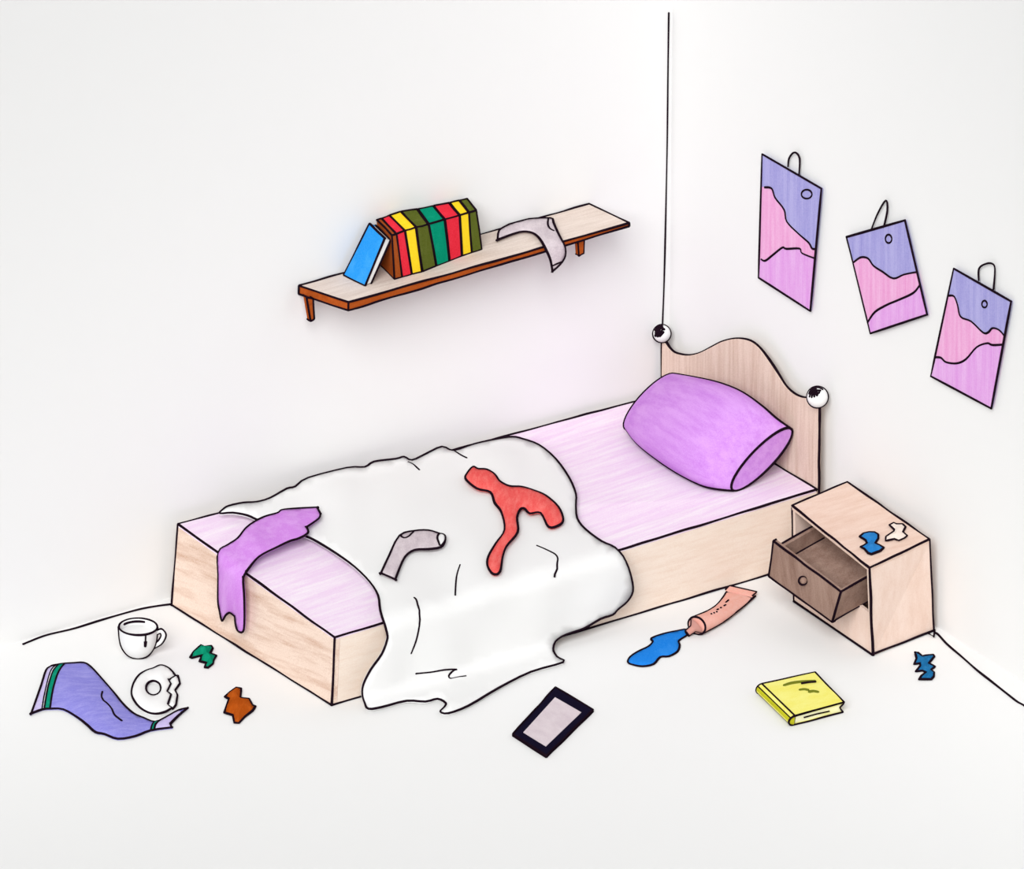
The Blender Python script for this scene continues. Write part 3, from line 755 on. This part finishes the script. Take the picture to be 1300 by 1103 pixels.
# ------------------------------------------------------------------ paint tube and spill
PAINT = crayon('blue_paint', (28, 128, 226), (70, 156, 238), (9, 9, 9), .5, .9)
ol = smooth(CT((683, 226), (650, 231), (600, 242), (556, 258), (562, 270), (545, 288), (510, 305), (480, 325), (472, 343), (490, 352), (525, 358), (565, 350), (588, 325), (620, 322), (650, 305), (658, 282), (655, 266), (687, 244)), 3, True)
m = MB(); h = m.pad(ol, Z(.0008), lambda p, d: .003 + .006 * (1 - math.exp(-d / 4)), PAINT, step=4, t0=.003); m.ink_px(ol, h, .0038, True)
single(m, 'paint_puddle', un(CT((570, 300))[0], 2, 0), 'bright blue paint spilled on the floor from the pink tube', 'paint')
TUB = crayon('pink_pencil', (246, 178, 162), (250, 204, 192), (14, 30, 20), .42, .78, (0, 0, math.radians(-20)))
up = smooth(CT((700, 181), (770, 150), (820, 115), (862, 62)), 5); lw = smooth(CT((739, 238), (800, 205), (850, 165), (899, 122)), 5)
up = resample(up, 14); lw = resample(lw, 14); rings = []
A0 = un((up[0] + lw[0]) / 2, 2, .03); A1 = un((up[-1] + lw[-1]) / 2, 2, .008)
axd = (A1 - A0) * [1, 1, 0]; axd /= np.linalg.norm(axd); side = np.cross([0, 0, 1], axd)
tang = np.linspace(0, 2 * math.pi, 25)[:-1]
for i in range(14):
    t = i / 13; zc = .033 * (1 - t) + .0055 * t; c = un((up[i] + lw[i]) / 2, 2, zc + .001)
    hvv = np.linalg.norm(up[i] - lw[i]) / 2
    vr = zc - .0005       # vertical half axis
    # sideways half axis so that the seen half width agrees
    nd = (up[i] - lw[i]) / np.linalg.norm(up[i] - lw[i]); sx = abs((M @ side) @ nd); sz = abs((M @ np.array([0, 0, 1.])) @ nd)
    sr = math.sqrt(max((hvv / sx) ** 2 - (vr * sz / sx) ** 2, .02 ** 2))
    rings.append([c + side * sr * math.cos(a) + np.array([0, 0, vr * math.sin(a)]) for a in tang])
tb = thing('paint_tube', A0 * [1, 1, 0] + (A1 - A0) * [.5, .5, 0], 'squeezed pink paint tube lying on the floor between the bed and the cabinet', 'paint tube')
m = MB(); m.rings(rings[:-1], TUB)
m.tube(sil(rings, 1), .0038); m.tube(sil(rings, -1), .0038); m.tube(rings[0], .0036, closed=True)
for p in ((756, 180), (765, 176), (775, 171), (783, 167)):
    pass
m.build('tube_body', tb)
# print marks along the tube
m = MB()
cen = [np.mean(r, axis=0) for r in rings]
def onTube(i, off):
    j = int(i); f = i - j
    best = None
    for a in tang:
        k = list(tang).index(a); p = rings[j][k] * (1 - f) + rings[min(j + 1, 13)][k] * f
        c = cen[j] * (1 - f) + cen[min(j + 1, 13)] * f
        ax_ = pr(cen[min(j + 1, 13)]) - pr(cen[j]); nn = np.array([ax_[1], -ax_[0]]); nn /= np.linalg.norm(nn)
        if (p - c) @ VD < 0: continue
        dd = abs((pr(p) - pr(c)) @ nn - off)
        if best is None or dd < best[0]: best = (dd, p)
    return best[1] + VD * .002
for a, b, o_ in ((3.0, 3.15, 5), (3.7, 3.85, 5), (4.4, 4.55, 5), (5.2, 5.6, 5), (6.2, 6.4, 5), (7.2, 7.7, 5), (8.6, 9.5, 5)):
    m = MB(); m.tube([onTube(a, o_), onTube(b, o_)], .0032, vary=0); m.build('print_mark', tb)
m = MB(); e = rings[-1]; c = cen[-1]
cr = [[c + side * s_ * .9 * np.linalg.norm(e[0] - c) * 1.1 + axd * t_ + np.array([0, 0, z]) for s_, z in ((-1, .003), (1, .003), (1, .010), (-1, .010))] for t_ in (-.02, .012)]
m.hexa([cr[0][0], cr[0][1], cr[1][1], cr[1][0], cr[0][3], cr[0][2], cr[1][2], cr[1][3]], TUB)
m.tube([cr[0][3], cr[1][3], cr[1][2], cr[0][2]], .0036); m.build('crimped_end', tb)
m = MB(); n0 = cen[0]; nk = un(CT((686, 236))[0], 2, .014)
dv = nk - n0
rr = []
for t, r in ((.0, .0305), (.35, .0135), (.42, .0115), (1.05, .010)):
    cc = n0 + dv * t; d_ = dv / np.linalg.norm(dv); s1 = np.cross(d_, [0, 0, 1]); s1 /= np.linalg.norm(s1); s2 = np.cross(s1, d_)
    rr.append([cc + r * (math.cos(a) * s1 + math.sin(a) * s2) for a in tang])
m.rings(rr, flat('neck_brown', (206, 150, 138))); m.tube(sil(rr, 1), .0032); m.tube(sil(rr, -1), .0032); m.tube(rr[-1], .003, closed=True)
m.build('nozzle', tb)

# ------------------------------------------------------------------ yellow book on the floor
YEL = crayon('yellow_pencil', (251, 247, 150), (243, 232, 88), (6, 16, 12), .35, .75); OLV = crayon('olive_pencil', (202, 200, 44), (166, 160, 30), (12, 12, 12), .4, .8)
PGY = crayon('page_pencil', (250, 248, 222), (248, 242, 140), (8, 16, 30), .4, .7)
HB = .039
t4 = [un(p, 2, HB) for p in CT((953, 418), (1072, 533), (1248, 484), (1144, 376))]     # back-left, front, right, back-right
b4 = [np.array([p[0], p[1], .002]) for p in t4]
b4[1] = un(CT((1068, 566))[0], 2, .002); b4[2] = un(CT((1244, 521))[0], 2, .002)
Y8 = tri8([b4[0], b4[1], b4[2], b4[3], t4[0], t4[1], t4[2], t4[3]])   # u along the spine (back-left -> front), v spine -> fore edge
yb = thing('book', np.mean(b4, axis=0) * [1, 1, 0], 'thick yellow hardback book with green title marks lying on the floor', 'book')
m = MB(); c = ub(Y8, 0, 1, 0, 1, .88, 1); m.hexa(c, YEL); c2 = ub(Y8, 0, 1, 0, 1, 0, .1); m.hexa(c2, YEL)
m.ink_hexa(ub(Y8, 0, 1, 0, 1, .96, 1), .0034, skip=(0, 1, 2, 3, 4, 8, 9, 10, 11)); m.line(t4[1], t4[2], .0034)
m.line(Y8(1, 0, .04), Y8(1, 1, .04), .0034)
m.tube([Y8(1, 1, w_) + (t4[3] - t4[0]) * s_ for w_, s_ in ((1, 0), (.8, -.02), (.55, -.07), (.3, -.04), (.05, 0))], .0034)
OLM = flat('title_olive', (112, 118, 36))
zt = lambda p: un(p, 2, HB - .0015)
for pts, r in ((CT((1032, 426), (1060, 418), (1100, 413), (1145, 411)), .0075), (CT((1088, 442), (1105, 440), (1120, 443)), .0064), (CT((1122, 450), (1138, 447), (1155, 450)), .0070)):
    m.tube([zt(p) for p in smooth(pts, 4)], r, OLM)
zt = lambda p: un(p, 2, HB + .004)
m.tube([zt(p) for p in smooth(CT((1095, 416), (1120, 412), (1147, 410)), 3)], .0034)
m.build('cover', yb)
m = MB(); m.hexa(ub(Y8, .03, .985, .03, .97, .105, .875), PGY); m.line(Y8(.99, .2, .5), Y8(.99, .72, .45), .0024); m.build('page_block', yb)
# rounded spine
sp = []
sd = (t4[0] - t4[3]); sd[2] = 0; sd /= np.linalg.norm(sd)
for u in np.linspace(0, 1, 12):
    a = Y8(u, 0, 1); b = Y8(u, 0, 0); r = []
    for k in range(9):
        an = math.pi * k / 8; r.append((a + b) / 2 + (a - b) / 2 * math.cos(an) + sd * .022 * math.sin(an))
    sp.append(r)
m = MB()
for k0, k1, mt in ((0, 2, YEL), (2, 4, OLV), (4, 5, YEL), (5, 8, OLV)): m.rings([r[k0:k1 + 1] for r in sp], mt, False, False, closed=False)
for e_ in (sp[0], sp[-1]): m.add(e_, [tuple(range(9))], OLV); m.tube(e_, .0034)
m.tube([r[0] for r in sp], .0036); m.tube([r[7] for r in sp], .0036); m.tube([r[2] for r in sp], .0022)
so = m.build('spine', yb); so['label'] = 'rounded olive spine'

# ------------------------------------------------------------------ light: even white daylight from the open side of the room
wd = bpy.data.worlds.new('daylight'); SC.world = wd; wd.use_nodes = True
bg = wd.node_tree.nodes.get('Background') or wd.node_tree.nodes.new('ShaderNodeBackground')
bg.inputs[0].default_value = (1, 1, 1, 1); bg.inputs[1].default_value = .27
def sun(d, strength, angle):
    l = bpy.data.lights.new('sunlight', 'SUN'); l.energy = strength; l.angle = math.radians(angle)
    o = bpy.data.objects.new('sunlight', l); COL.objects.link(o); d = Vector(d).normalized()
    o.rotation_euler = d.to_track_quat('Z', 'Y').to_euler(); o.location = d * 8
sun((-.567, -.580, .585), 3.1, 36)
SC.view_settings.view_transform = 'Standard'; SC.view_settings.look = 'None'
SC.view_settings.gamma = 1; SC.view_settings.use_curve_mapping = False; SC.view_settings.exposure = 0.245
try:
    SC.cycles.max_bounces = 24; SC.cycles.diffuse_bounces = 24
except Exception: pass
for o in SC.objects:
    if '_loc' in o: del o['_loc']
